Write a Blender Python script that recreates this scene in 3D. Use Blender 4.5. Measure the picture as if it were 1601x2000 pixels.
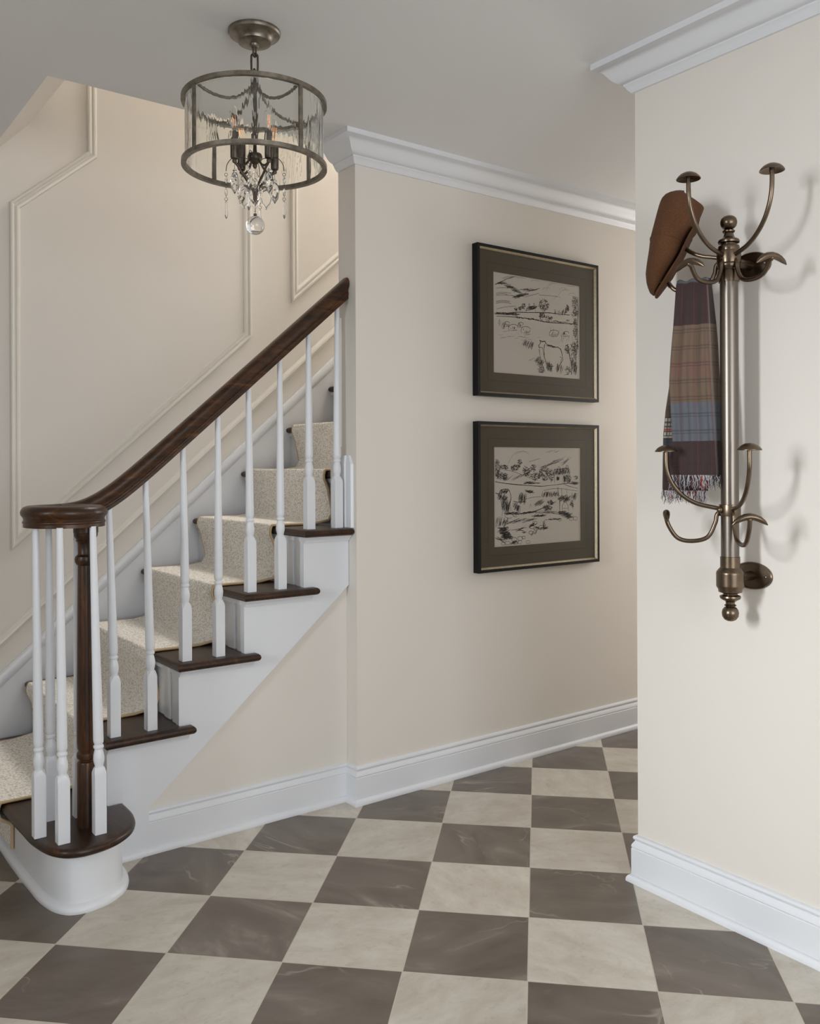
import bpy, bmesh, math, random
from mathutils import Vector, Matrix
PI = math.pi
random.seed(7)
for o in list(bpy.data.objects): bpy.data.objects.remove(o)
SC = bpy.context.scene
COL = SC.collection

# ------------------------------------------------------------------ camera, world, lights, exposure
cd = bpy.data.cameras.new('camera'); co = bpy.data.objects.new('camera', cd); COL.objects.link(co)
cd.sensor_fit = 'HORIZONTAL'; cd.sensor_width = 36.0
cd.lens = 36*1729.385/1601; cd.shift_y = -(1000-910.346)/1601; cd.clip_start = 0.05
co.matrix_world = (Matrix.Translation((-1.7699, -2.7043, 1.2416)) @ Matrix.Rotation(-math.atan2(.5984, .8012), 4, 'Z')
                   @ Matrix.Rotation(PI/2, 4, 'X') @ Matrix.Rotation(-0.0043, 4, 'Z'))
SC.camera = co
SC.view_settings.view_transform = 'Standard'; SC.view_settings.look = 'None'
SC.view_settings.gamma = 1.0; SC.view_settings.use_curve_mapping = False
SC.view_settings.exposure = 0.20
wd = bpy.data.worlds.new('world'); SC.world = wd; wd.use_nodes = True
wd.node_tree.nodes['Background'].inputs[0].default_value = (.80, .88, 1.0, 1)
wd.node_tree.nodes['Background'].inputs[1].default_value = 0.6

def area(name, loc, target, sx, sy, power, col, spread=180):
    l = bpy.data.lights.new(name, 'AREA'); l.shape = 'RECTANGLE'; l.size = sx; l.size_y = sy
    l.energy = power; l.color = col; l.spread = math.radians(spread)
    o = bpy.data.objects.new(name, l); COL.objects.link(o); o.location = loc
    d = Vector(target)-Vector(loc); o.rotation_euler = d.to_track_quat('-Z', 'Y').to_euler()
    return o
# daylight: sidelight window opposite the coat rack, upper landing light over the stairs; rear and hall fills are added
area('daylight_sidelight', (-3.86, -1.40, 1.70), (0.35, -1.54, 0.56), .36, 1.2, 11.4, (.92, .965, 1.0), 63)
area('rear_fill', (-1.2, -4.93, 1.45), (-0.7, -1.2, 3.2), 2.2, 1.7, 55, (.945, .975, 1.0))  # fill light added behind the camera, tilted up to lift the ceiling
area('hall_fill', (3.12, -.48, 1.5), (0, -.45, 1.2), .8, 1.2, 17, (1.0, .98, .95))  # fill light added to brighten the hall
area('daylight_landing', (1.75, .56, 4.8), (0.7, 1.0, 1.8), 1.4, .8, 80, (1.0, .965, .91))

# ------------------------------------------------------------------ mesh helpers
class MB:
    def __init__(s): s.v = []; s.f = []; s.m = []; s.uv = None
    def add(s, vs, fs, mi=0):
        b = len(s.v); s.v += [tuple(p) for p in vs]; s.f += [tuple(b+i for i in f) for f in fs]; s.m += [mi]*len(fs); return s
    def box(s, x0, y0, z0, x1, y1, z1, mi=0):
        v = [(x0,y0,z0),(x1,y0,z0),(x1,y1,z0),(x0,y1,z0),(x0,y0,z1),(x1,y0,z1),(x1,y1,z1),(x0,y1,z1)]
        return s.add(v, [(0,3,2,1),(4,5,6,7),(0,1,5,4),(1,2,6,5),(2,3,7,6),(3,0,4,7)], mi)
    def loft(s, rings, closed=True, cap0=True, cap1=True, mi=0):
        n = len(rings[0]); v = [p for r in rings for p in r]; f = []
        for k in range(len(rings)-1):
            for i in range(n if closed else n-1):
                j = (i+1) % n; f.append((k*n+i, k*n+j, (k+1)*n+j, (k+1)*n+i))
        if cap0: f.append(tuple(range(n-1, -1, -1)))
        if cap1: f.append(tuple((len(rings)-1)*n+i for i in range(n)))
        return s.add(v, f, mi)
    def lathe(s, prof, c=(0,0,0), n=32, axis='Z', loop=False, mi=0, M=None):
        rings = []
        for r, z in prof:
            ring = []
            for i in range(n):
                a = 2*PI*i/n; p = Vector((r*math.cos(a), r*math.sin(a), z))
                if M: p = M @ p
                ring.append(tuple(p+Vector(c)))
            rings.append(ring)
        if loop: rings.append(rings[0]); return s.loft(rings, True, False, False, mi)
        return s.loft(rings, True, True, True, mi)
    def tube(s, pts, r, n=12, closed=False, mi=0, sq=1.0, up=None):
        pts = [Vector(p) for p in pts]; N = len(pts)
        rs = r if isinstance(r, (list, tuple)) else [r]*N
        T = []
        for i in range(N):
            if closed: t = pts[(i+1) % N]-pts[i-1]
            else: t = pts[min(i+1, N-1)]-pts[max(i-1, 0)]
            T.append(t.normalized())
        a = Vector(up) if up else (Vector((0,0,1)) if abs(T[0].z) < .9 else Vector((1,0,0)))
        rings = []; nv = (a-a.dot(T[0])*T[0]).normalized()
        for i in range(N):
            nv = (nv-nv.dot(T[i])*T[i]).normalized(); b = T[i].cross(nv)
            rings.append([tuple(pts[i]+rs[i]*(math.cos(2*PI*k/n)*nv*sq+math.sin(2*PI*k/n)*b)) for k in range(n)])
        if closed:
            rings.append(rings[0]); return s.loft(rings, True, False, False, mi)
        return s.loft(rings, True, True, True, mi)
    def prism_y(s, poly, y0, y1, mi=0):       # polygon in (x,z)
        n = len(poly)
        return s.loft([[(x, y0, z) for x, z in poly], [(x, y1, z) for x, z in poly]], True, True, True, mi)
    def sphere(s, c, r, n=20, m=12, sc=(1,1,1), mi=0):
        prof = [(max(1e-4, math.sin(PI*k/m))*r, -math.cos(PI*k/m)*r) for k in range(m+1)]
        return s.lathe(prof, c, n, mi=mi, M=Matrix.Diagonal((sc[0], sc[1], sc[2])))
    def build(s, name, mat, parent=None, smooth=35, loc=None, recalc=True):
        me = bpy.data.meshes.new(name); me.from_pydata(s.v, [], s.f)
        mats = mat if isinstance(mat, (list, tuple)) else [mat]
        for m in mats: me.materials.append(m)
        for p, mi in zip(me.polygons, s.m): p.material_index = mi
        if s.uv:
            ul = me.uv_layers.new(name='UVMap')
            for lp in me.loops: ul.data[lp.index].uv = s.uv[lp.vertex_index]
        if recalc:
            bm = bmesh.new(); bm.from_mesh(me); bmesh.ops.recalc_face_normals(bm, faces=bm.faces); bm.to_mesh(me); bm.free()
        if smooth:
            for p in me.polygons: p.use_smooth = True
            me.set_sharp_from_angle(angle=math.radians(smooth))
        me.update()
        o = bpy.data.objects.new(name, me); COL.objects.link(o)
        if parent:
            o.parent = parent; o.matrix_parent_inverse = Matrix.Translation(-Vector(parent.location))
        return o
def thing(name, loc, label, cat, group=None):
    o = bpy.data.objects.new(name, None); o.location = loc; o.empty_display_size = .1; COL.objects.link(o)
    o['label'] = label; o['category'] = cat
    if group: o['group'] = group
    return o
def struct(o): o['kind'] = 'structure'; return o
def offset_poly(P, d):            # closed polygon given counter-clockwise, positive d moves inwards
    n = len(P); out = []
    for i in range(n):
        a, b, c = Vector(P[i-1]), Vector(P[i]), Vector(P[(i+1) % n])
        t1 = (b-a).normalized(); t2 = (c-b).normalized()
        n1 = Vector((-t1.y, t1.x)); n2 = Vector((-t2.y, t2.x)); m = n1+n2
        k = max(.35, 1+n1.dot(n2)); out.append(tuple(b+m*(d/k)))
    return out
def offset_path(P, d):            # open path, positive d to the left
    out = []
    for i in range(len(P)):
        b = Vector(P[i]); ns = []
        if i > 0: t = (b-Vector(P[i-1])).normalized(); ns.append(Vector((-t.y, t.x)))
        if i < len(P)-1: t = (Vector(P[i+1])-b).normalized(); ns.append(Vector((-t.y, t.x)))
        if len(ns) == 1: out.append(b+ns[0]*d)
        else: out.append(b+(ns[0]+ns[1])*(d/(1+ns[0].dot(ns[1]))))
    return out
def sweep_plan(path, prof, z0=0):  # moulding along a plan path; prof = (out to the left, z)
    mb = MB(); rings = []
    cols = [offset_path(path, d) for d, z in prof]
    for i in range(len(path)):
        rings.append([(cols[k][i].x, cols[k][i].y, z0+prof[k][1]) for k in range(len(prof))])
    return mb.loft(rings, True, True, True)
def sweep_wall(mb, path, prof, y, closed=False):  # moulding on the stair wall plane: path in (x,z), prof = (offset left, height off the wall)
    rings = []
    if closed: cols = [offset_poly(path, d) for d, h in prof]
    else: cols = [offset_path(path, d) for d, h in prof]
    for i in range(len(path)):
        rings.append([(cols[k][i][0], y-prof[k][1], cols[k][i][1]) for k in range(len(prof))])
    if closed: rings.append(rings[0])
    return mb.loft(rings, True, not closed, not closed)
def smooth_curve(P, n=6, closed=False):
    P = [Vector(p) for p in P]; N = len(P); out = []
    segs = N if closed else N-1
    for i in range(segs):
        if closed: p0, p1, p2, p3 = P[i-1], P[i], P[(i+1) % N], P[(i+2) % N]
        else: p0, p1, p2, p3 = P[max(i-1, 0)], P[i], P[i+1], P[min(i+2, N-1)]
        for k in range(n):
            t = k/n
            out.append(.5*((2*p1)+(p2-p0)*t+(2*p0-5*p1+4*p2-p3)*t*t+(3*p1-p0-3*p2+p3)*t**3))
    if not closed: out.append(P[-1])
    return out

# ------------------------------------------------------------------ materials
def lin(c): return tuple((x/255/12.92 if x/255 <= .04045 else ((x/255+.055)/1.055)**2.4) for x in c)+(1,)
class NT:
    def __init__(s, name):
        s.mat = bpy.data.materials.new(name); s.mat.use_nodes = True
        s.t = s.mat.node_tree; s.n = s.t.nodes; s.b = s.n['Principled BSDF']; s.out = s.n['Material Output']
    def node(s, typ, **kw):
        n = s.n.new(typ)
        for k, v in kw.items(): setattr(n, k, v)
        return n
    def link(s, a, b): s.t.links.new(a, b)
    def val(s, sock, v):
        if hasattr(v, 'is_output') or isinstance(v, bpy.types.NodeSocket): s.link(v, sock)
        else: sock.default_value = v
    def math(s, op, a, b=0.0, c=None):
        n = s.node('ShaderNodeMath', operation=op); s.val(n.inputs[0], a); s.val(n.inputs[1], b)
        if c is not None: s.val(n.inputs[2], c)
        return n.outputs[0]
    def mix(s, f, a, b, typ='MIX'):
        n = s.node('ShaderNodeMix', data_type='RGBA', blend_type=typ)
        s.val(n.inputs[0], f); s.val(n.inputs[6], a); s.val(n.inputs[7], b); return n.outputs[2]
    def pos(s, scale=(1,1,1), rot=(0,0,0), kind='Object'):
        tc = s.node('ShaderNodeTexCoord'); m = s.node('ShaderNodeMapping')
        s.link(tc.outputs[kind], m.inputs[0]); m.inputs['Scale'].default_value = scale; m.inputs['Rotation'].default_value = rot
        return m.outputs[0]
    def noise(s, vec, scale, detail=4, rough=.5, dist=0.0):
        n = s.node('ShaderNodeTexNoise'); s.link(vec, n.inputs['Vector']); n.inputs['Scale'].default_value = scale
        n.inputs['Detail'].default_value = detail; n.inputs['Roughness'].default_value = rough; n.inputs['Distortion'].default_value = dist
        return n.outputs[0]
    def ramp(s, f, stops, interp='LINEAR'):
        n = s.node('ShaderNodeValToRGB'); r = n.color_ramp; r.interpolation = interp
        while len(r.elements) < len(stops): r.elements.new(.5)
        for e, (p, c) in zip(r.elements, stops): e.position = p; e.color = c
        s.link(f, n.inputs[0]); return n.outputs[0]
    def bump(s, hgt, strength=.2, dist=.002):
        n = s.node('ShaderNodeBump'); n.inputs['Strength'].default_value = strength; n.inputs['Distance'].default_value = dist
        s.link(hgt, n.inputs['Height']); s.link(n.outputs[0], s.b.inputs['Normal'])
    def set(s, **kw):
        for k, v in kw.items(): s.val(s.b.inputs[k.replace('_', ' ')], v)
        return s
def paint(name, c, rough=.5, bump=.04, sc=260):
    m = NT(name); v = m.pos(kind='Object'); n1 = m.noise(v, 3, 3)
    col = m.mix(m.math('MULTIPLY', n1, .05), lin(c), lin(tuple(x*.93 for x in c)))
    m.set(Base_Color=col, Roughness=rough); m.bump(m.noise(v, sc, 2), bump, .001)
    return m.mat
def metal(name, c1, c2, rough=.35, sc=60, met=1.0):
    m = NT(name); v = m.pos(); n = m.noise(v, sc, 5, .6)
    m.set(Base_Color=m.mix(m.ramp(n, [(.35, (0,0,0,1)), (.7, (1,1,1,1))]), lin(c1), lin(c2)), Metallic=met,
          Roughness=m.math('MULTIPLY_ADD', n, .2, rough-.1))
    return m.mat
def wood(name, scale, rot=(0,0,0), c=((27,15,5), (70,40,14), (118,72,28))):
    m = NT(name); v = m.pos(scale, rot)
    n1 = m.noise(v, 1.0, 6, .65, .8); n2 = m.noise(v, 5.0, 3, .6)
    col = m.ramp(n1, [(.3, lin(c[0])), (.55, lin(c[1])), (.8, lin(c[2]))])
    fine = m.ramp(n2, [(.38, (.45,.42,.38,1)), (.58, (1,1,1,1))])
    m.set(Base_Color=m.mix(.7, col, fine, 'MULTIPLY'), Roughness=.38, Coat_Weight=.12, Coat_Roughness=.2, Specular_IOR_Level=.4)
    m.bump(n2, .08, .001); return m.mat
M = {}
M['wall'] = paint('wall_paint', (227, 221, 213), .6)
M['ceil'] = paint('ceiling_paint', (230, 230, 230), .7)
M['trim'] = paint('white_trim_paint', (228, 230, 234), .32, .02)
M['cream_trim'] = paint('cream_trim_paint', (228, 223, 214), .38, .02)
M['wood_u'] = wood('dark_wood_across', (5, 26, 26), c=((26,15,6), (58,34,15), (92,56,25)))
M['wood_v'] = wood('dark_wood_along', (26, 4, 26), c=((26,15,6), (58,34,15), (92,56,25)))
M['wood_rail'] = wood('dark_wood_rail', (4, 30, 30), (0, math.radians(41), 0))
M['wood_post'] = wood('dark_wood_upright', (34, 34, 4))

def floor_mat():
    m = NT('checkerboard_marble'); T = .3048
    g = m.node('ShaderNodeNewGeometry'); sx = m.node('ShaderNodeSeparateXYZ'); m.link(g.outputs['Position'], sx.inputs[0])
    x = m.math('ADD', sx.outputs[0], .27178); y = m.math('ADD', sx.outputs[1], 1.16259)
    k = .70710678/T
    i = m.math('MULTIPLY', m.math('SUBTRACT', x, y), k); j = m.math('MULTIPLY', m.math('ADD', x, y), k)
    fi = m.math('FLOOR', i); fj = m.math('FLOOR', j)
    par = m.math('ABSOLUTE', m.math('MODULO', m.math('ADD', fi, fj), 2.0))
    par = m.math('GREATER_THAN', par, .5)
    cb = m.node('ShaderNodeCombineXYZ'); m.link(fi, cb.inputs[0]); m.link(fj, cb.inputs[1])
    wn = m.node('ShaderNodeTexWhiteNoise'); m.link(cb.outputs[0], wn.inputs['Vector'])
    # each tile samples its own piece of stone
    va = m.node('ShaderNodeVectorMath', operation='SCALE'); m.link(wn.outputs['Color'], va.inputs[0]); va.inputs['Scale'].default_value = 40
    vb = m.node('ShaderNodeVectorMath', operation='ADD'); m.link(g.outputs['Position'], vb.inputs[0]); m.link(va.outputs[0], vb.inputs[1])
    P = vb.outputs[0]
    vr = m.node('ShaderNodeVectorRotate', rotation_type='Z_AXIS'); m.link(P, vr.inputs['Vector']); m.link(m.math('MULTIPLY_ADD', wn.outputs['Value'], 2.4, -.2), vr.inputs['Angle'])
    mp = m.node('ShaderNodeMapping'); m.link(vr.outputs[0], mp.inputs[0]); mp.inputs['Scale'].default_value = (1, 1.9, 1)
    nl = m.noise(mp.outputs[0], 7, 8, .68, .3)
    light = m.ramp(nl, [(.30, lin((184,174,159))), (.5, lin((199,191,178))), (.70, lin((212,205,194)))])
    pit = m.noise(P, 34, 4, .7); pits = m.ramp(pit, [(.30, (.80,.77,.71,1)), (.43, (1,1,1,1))])
    light = m.mix(.6, light, pits, 'MULTIPLY')
    nd = m.noise(mp.outputs[0], 3.2, 5, .55, 1.2)
    dark = m.ramp(nd, [(.3, lin((96,85,75))), (.52, lin((111,101,91))), (.62, lin((118,108,98))), (.74, lin((144,134,123)))])
    # thin veins: iso-lines of a warped noise
    nv = m.noise(mp.outputs[0], 1.7, 4, .5, .5)
    d = m.math('ABSOLUTE', m.math('SUBTRACT', nv, .5))
    vein = m.ramp(d, [(0.0, (1,1,1,1)), (.007, (0,0,0,1))])
    gate = m.ramp(m.noise(P, 5, 3), [(.48, (0,0,0,1)), (.62, (1,1,1,1))])
    vf = m.math('MULTIPLY', m.math('MULTIPLY', vein, gate), .6)
    dark = m.mix(vf, dark, lin((176,164,150)))
    tint = m.math('MULTIPLY_ADD', wn.outputs['Value'], .16, .92)
    col = m.mix(par, light, dark)
    tc = m.node('ShaderNodeCombineXYZ')
    for q in range(3): m.link(tint, tc.inputs[q])
    col = m.mix(1.0, col, tc.outputs[0], 'MULTIPLY')
    def edge(q):
        fr = m.math('FRACT', q); return m.math('MINIMUM', fr, m.math('SUBTRACT', 1.0, fr))
    e = m.math('MINIMUM', edge(i), edge(j)); gr = m.math('LESS_THAN', e, .0045)
    col = m.mix(gr, col, lin((196,186,170)))
    m.set(Base_Color=col, Roughness=m.math('MULTIPLY_ADD', gr, .4, .3), Specular_IOR_Level=.4)
    hh = m.math('SMOOTH_MIN', m.math('MULTIPLY', e, 60.0), 1.0, .3)
    m.bump(hh, .25, .0015)
    return m.mat
M['floor'] = floor_mat()

def carpet_mat():
    m = NT('woven_wool_carpet'); v = m.pos((1, 1, 1))
    vo = m.node('ShaderNodeTexVoronoi'); m.link(m.pos((1, 1, 1.25)), vo.inputs['Vector']); vo.inputs['Scale'].default_value = 130
    n = m.noise(v, 55, 4, .7)
    a = m.ramp(vo.outputs['Distance'], [(.15, lin((255,255,254))), (.45, lin((252,249,243))), (.70, lin((222,213,196)))])
    b = m.ramp(n, [(.3, (.93,.92,.90,1)), (.5, (1,1,1,1))])
    m.set(Base_Color=m.mix(.7, a, b, 'MULTIPLY'), Roughness=.95)
    m.bump(m.math('SUBTRACT', 1.0, vo.outputs['Distance']), .55, .004); return m.mat
M['carpet'] = carpet_mat()
M['binding'] = paint('tan_binding', (204, 178, 140), .7, .2, 400)
M['iron'] = metal('antique_pewter', (116, 109, 99), (156, 147, 134), .40, 45)
M['iron_dark'] = metal('dark_bronze_iron', (78, 71, 64), (112, 103, 93), .45, 45)
M['bronze'] = metal('antique_brass', (102, 88, 74), (126, 110, 94), .30, 14)
M['steel'] = metal('brushed_pewter_tube', (118, 110, 102), (124, 117, 109), .34, 3)
M['black'] = paint('black_lacquer', (7, 7, 8), .45, .02); M['black'].node_tree.nodes['Principled BSDF'].inputs['Specular IOR Level'].default_value = .25
M['gold'] = metal('champagne_gilt', (178, 166, 140), (200, 188, 164), .42, 80)
M['mat_board'] = paint('olive_mat_board', (60, 50, 31), .9, .1)
M['mat_line'] = paint('mat_groove', (30, 24, 16), .8, .05)
M['paper'] = paint('drawing_paper', (186, 180, 172), .85, .05)
M['ink'] = paint('charcoal_ink', (40, 38, 36), .9, 0)
M['ink_soft'] = paint('charcoal_soft', (118, 113, 107), .9, 0)
def glass(name, col, rough=0, ior=1.48, ripple=None):
    m = NT(name); m.set(Base_Color=col, Roughness=rough, IOR=ior, Transmission_Weight=1.0)
    if ripple:
        v = m.pos((1, 1, .22)); m.bump(m.noise(v, ripple[0], 3, .55, .4), ripple[1], .004)
    return m.mat
M['crystal'] = glass('cut_crystal', (1, 1, 1, 1), 0, 1.52)
M['drum_glass'] = glass('rippled_glass', (.975, .985, .96, 1), 0, 1.45, (24, .95))
M['bulb_glass'] = glass('clear_bulb_glass', (1, 1, 1, 1), 0, 1.05)
def pane_mat():
    m = NT('picture_glass'); tr = m.node('ShaderNodeBsdfTransparent'); gl = m.node('ShaderNodeBsdfGlossy'); gl.inputs['Roughness'].default_value = .01
    fr = m.node('ShaderNodeFresnel'); fr.inputs[0].default_value = 1.5; mx = m.node('ShaderNodeMixShader')
    ge = m.node('ShaderNodeNewGeometry'); fac = m.math('MULTIPLY', fr.outputs[0], m.math('SUBTRACT', 1.0, ge.outputs['Backfacing'])); m.link(fac, mx.inputs[0]); m.link(tr.outputs[0], mx.inputs[1]); m.link(gl.outputs[0], mx.inputs[2]); m.link(mx.outputs[0], m.out.inputs[0])
    return m.mat
M['pane'] = pane_mat()
def emis(name, c, s):
    m = NT(name); m.set(Base_Color=c, Emission_Color=c, Emission_Strength=s); return m.mat
M['filament'] = emis('glowing_filament', (1.0, .40, .12, 1), .9)
def tweed():
    m = NT('brown_tweed'); v = m.pos(); n = m.noise(v, 420, 3, .7); n2 = m.noise(v, 16, 4)
    c = m.mix(m.ramp(n, [(.35, (0,0,0,1)), (.65, (1,1,1,1))]), lin((70,42,19)), lin((104,65,34)))
    m.set(Base_Color=m.mix(m.math('MULTIPLY', n2, .3), c, lin((62,34,18))), Roughness=.95); m.bump(n, .5, .001); return m.mat
M['tweed'] = tweed()
def scarf_mat():
    m = NT('patchwork_plaid_wool'); uv = m.node('ShaderNodeUVMap'); sp = m.node('ShaderNodeSeparateXYZ'); m.link(uv.outputs[0], sp.inputs[0])
    U, V = sp.outputs[0], sp.outputs[1]
    plum, tan, pink, blue, brown, cream, slate = [lin(c) for c in ((58,41,39),(112,92,75),(117,89,76),(95,99,107),(86,69,55),(176,167,150),(60,63,72))]
    front = [(0, blue), (.0055, plum), (.086, tan), (.155, pink), (.185, tan), (.236, blue), (.309, plum)]
    back = [(.5, plum), (.586, brown), (.764, cream), (.802, slate), (.838, plum)]
    col = m.ramp(V, front+back, 'CONSTANT')
    def lines(q, f, w, ph=0.0):
        return m.math('LESS_THAN', m.math('FRACT', m.math('MULTIPLY_ADD', q, f, ph)), w)
    l1 = m.math('MAXIMUM', lines(V, 31, .10), lines(V, 31, .07, .82)); l2 = m.math('MAXIMUM', lines(U, 5, .05, .2), lines(U, 5, .04, .1))
    col = m.mix(m.math('MULTIPLY', l1, .38), col, lin((44,36,38))); col = m.mix(m.math('MULTIPLY', l2, .30), col, lin((52,44,44)))
    ch = m.math('MULTIPLY', m.math('GREATER_THAN', V, .764), m.math('LESS_THAN', V, .802))
    chk = m.math('MAXIMUM', lines(V, 110, .28), lines(U, 16, .28)); col = m.mix(m.math('MULTIPLY', ch, m.math('MULTIPLY', chk, .85)), col, lin((36,34,40)))
    red = m.math('MAXIMUM', lines(U, 3, .014, .45), m.math('MULTIPLY', ch, lines(V, 26, .10, .55))); col = m.mix(m.math('MULTIPLY', red, .8), col, lin((150,40,48)))
    pale = lines(U, 1, .03, .13); col = m.mix(m.math('MULTIPLY', pale, .3), col, lin((170,160,150)))
    n = m.noise(m.pos((1, 1, .25)), 160, 3, .6); col = m.mix(m.math('MULTIPLY', n, .35), col, lin((60,52,50)))
    m.set(Base_Color=col, Roughness=.95, Sheen_Weight=.2); m.bump(n, .35, .001); return m.mat
M['scarf'] = scarf_mat()
M['fringe_l'] = paint('pale_fringe', (178, 172, 172), .95); M['fringe_d'] = paint('dark_fringe', (62, 60, 70), .95); M['fringe_r'] = paint('red_fringe', (150, 44, 52), .95)

# ------------------------------------------------------------------ the setting
CZ = 2.445
WP, WR, WC = .022, .352, -.992       # picture wall face, rack wall face, rack wall corner
WS = 1.04                            # far stair wall face
struct(MB().box(-4.0, -5.1, -.06, 3.4, 1.15, 0).build('floor', M['floor'], smooth=0))
mb = MB(); mb.box(-4.0, -5.1, CZ, 3.4, .136, CZ+.30); mb.box(-4.0, .136, CZ, -1.03, WS+.1, CZ+.30)
struct(mb.build('ceiling', M['ceil'], smooth=0))
struct(MB().prism_y([(-1.03, CZ), (-.868, 2.613), (-.868, CZ+.30), (-1.03, CZ+.30)], .137, WS).build('ceiling_soffit', M['wall'], smooth=0))
struct(MB().box(.02, WP, 0, 3.3, .138, CZ).build('wall_back', M['wall'], smooth=0))
struct(MB().box(-3.9, WS, 0, 3.3, WS+.1, 5.0).build('wall_stairwell', M['wall'], smooth=0))
struct(MB().box(WR, -5.0, 0, WR+.12, WC, CZ).build('wall_right', M['wall'], smooth=0))
mb = MB(); mb.box(3.2, WC-.12, 0, 3.3, WP, CZ); mb.box(WR+.12, WC-.12, 0, 3.2, WC, CZ)
struct(mb.build('wall_hall', M['wall'], smooth=0))
mb = MB()   # window wall on the left with a tall sidelight opening
mb.box(-3.9, -5.0, 0, -3.8, -1.72, CZ); mb.box(-3.9, -1.08, 0, -3.8, WS, CZ); mb.box(-3.9, -1.72, 0, -3.8, -1.08, .7); mb.box(-3.9, -1.72, 2.36, -3.8, -1.08, CZ)
struct(mb.build('wall_left', M['wall'], smooth=0))
mb = MB()   # wall behind the camera, wide opening added for the fill light
mb.box(-3.9, -5.0, 0, -2.4, -4.9, CZ); mb.box(0.0, -5.0, 0, WR, -4.9, CZ); mb.box(-2.4, -5.0, 0, 0.0, -4.9, .55); mb.box(-2.4, -5.0, 2.35, 0.0, -4.9, CZ)
struct(mb.build('wall_front', M['wall'], smooth=0))
def window(name, horiz, a0, a1, z0, z1, c, nx, nz):
    mb = MB(); t = .05
    def bar(x0, x1, zz0, zz1):
        if horiz: mb.box(x0, c, zz0, x1, c+.04, zz1)
        else: mb.box(c, x0, zz0, c+.04, x1, zz1)
    bar(a0, a1, z0, z0+t); bar(a0, a1, z1-t, z1); bar(a0, a0+t, z0, z1); bar(a1-t, a1, z0, z1)
    for i in range(1, nx): q = a0+(a1-a0)*i/nx; bar(q-.01, q+.01, z0, z1)
    for i in range(1, nz): q = z0+(z1-z0)*i/nz; bar(a0, a1, q-.01, q+.01)
    return struct(mb.build(name, M['trim'], smooth=0))
window('window_1', False, -1.72, -1.08, .7, 2.36, -3.84, 1, 1)
window('rear_fill_window', True, -2.4, 0.0, .55, 2.35, -4.97, 2, 1)  # added unseen window, holds the rear fill light
window('hall_fill_frame', False, -.92, -.04, .86, 2.14, 3.15, 2, 2)      # frame added around the hall fill light, no opening behind it
mb = MB()                                                          # frame added around the landing light, closed ceiling above
for b_ in ((1.0, .11, 1.05, 1.01), (2.45, .11, 2.5, 1.01), (1.05, .11, 2.45, .16), (1.05, .96, 2.45, 1.01)): mb.box(b_[0], b_[1], 4.84, b_[2], b_[3], 5.0)
struct(mb.build('landing_light_frame', M['trim'], smooth=0))
mb = MB(); mb.box(-.968, .136, 2.613, -.868, WS, 5.0); mb.box(3.2, .12, CZ, 3.3, WS, 5.0); mb.box(-.968, .016, CZ+.3, 3.3, .136, 5.0)
struct(mb.build('wall_upper', M['wall'], smooth=0))
struct(MB().box(-1.0, 0, 5.0, 3.3, WS+.1, 5.1).build('ceiling_upper', M['ceil'], smooth=0))

CROWN = [(0, 0), (.092, 0), (.092, -.018), (.086, -.020), (.076, -.0235), (.066, -.031), (.058, -.041), (.050, -.052), (.040, -.061), (.029, -.066),
         (.024, -.067), (.024, -.072), (.021, -.074), (.016, -.083), (.010, -.090), (.008, -.093), (0, -.093)]
BASE = [(0, 0), (.026, 0), (.0265, .004), (.0255, .011), (.022, .017), (.0165, .0205), (.0145, .021), (.0145, .098), (.0125, .0995), (.0145, .104), (.0135, .110),
        (.009, .117), (.0065, .121), (.0065, .123), (.0095, .1255), (.011, .130), (.0095, .135), (.005, .138), (0, .139)]
struct(sweep_plan([(3.2, WP), (.02, WP), (.02, .136)], CROWN, CZ).build('trim_1', M['trim'], smooth=28))
struct(sweep_plan([(WR, -5.0), (WR, WC), (WR+.14, WC)], CROWN, CZ).build('trim_2', M['trim'], smooth=28))
struct(sweep_plan([(3.2, WP), (.02, WP), (.02, .090), (-.868, .090)], BASE).build('baseboard_back', M['trim'], smooth=28))
struct(sweep_plan([(WR, -5.0), (WR, WC), (WR+.14, WC)], BASE).build('baseboard_right', M['trim'], smooth=28))

# panel mouldings on the far stair wall
SL = .877
def wl(x, x0, z0): return z0+SL*(x-x0)
PM = [(0, 0), (0, .010), (.004, .016), (.010, .017), (.0145, .013), (.0155, .009), (.022, .009), (.0235, .013), (.029, .014), (.035, .010), (.039, .004), (.040, 0)]
pA = [(-.942, .914), (.106, 1.845), (.106, 3.5), (-.639, 3.5), (-.639, 2.552), (-.942, 2.290)]
pB = [(.318, 2.026), (1.35, 2.026+SL*1.032), (1.35, 4.3), (.318, 4.3)]
struct(sweep_wall(MB(), pA, PM, WS+.001, True).build('trim_3', M['cream_trim'], smooth=28))
struct(sweep_wall(MB(), pB, PM, WS+.001, True).build('trim_4', M['cream_trim'], smooth=28))
x0, x1 = -1.25, 2.4
CAP = [(0, 0), (0, .006), (.006, .010), (.012, .018), (.020, .020), (.026, .014), (.033, .010), (.036, 0)]
struct(sweep_wall(MB(), [(x1, wl(x1, -.985, .578)), (x0, wl(x0, -.985, .578))], CAP, WS+.001).build('trim_5', M['cream_trim'], smooth=28))

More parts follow.
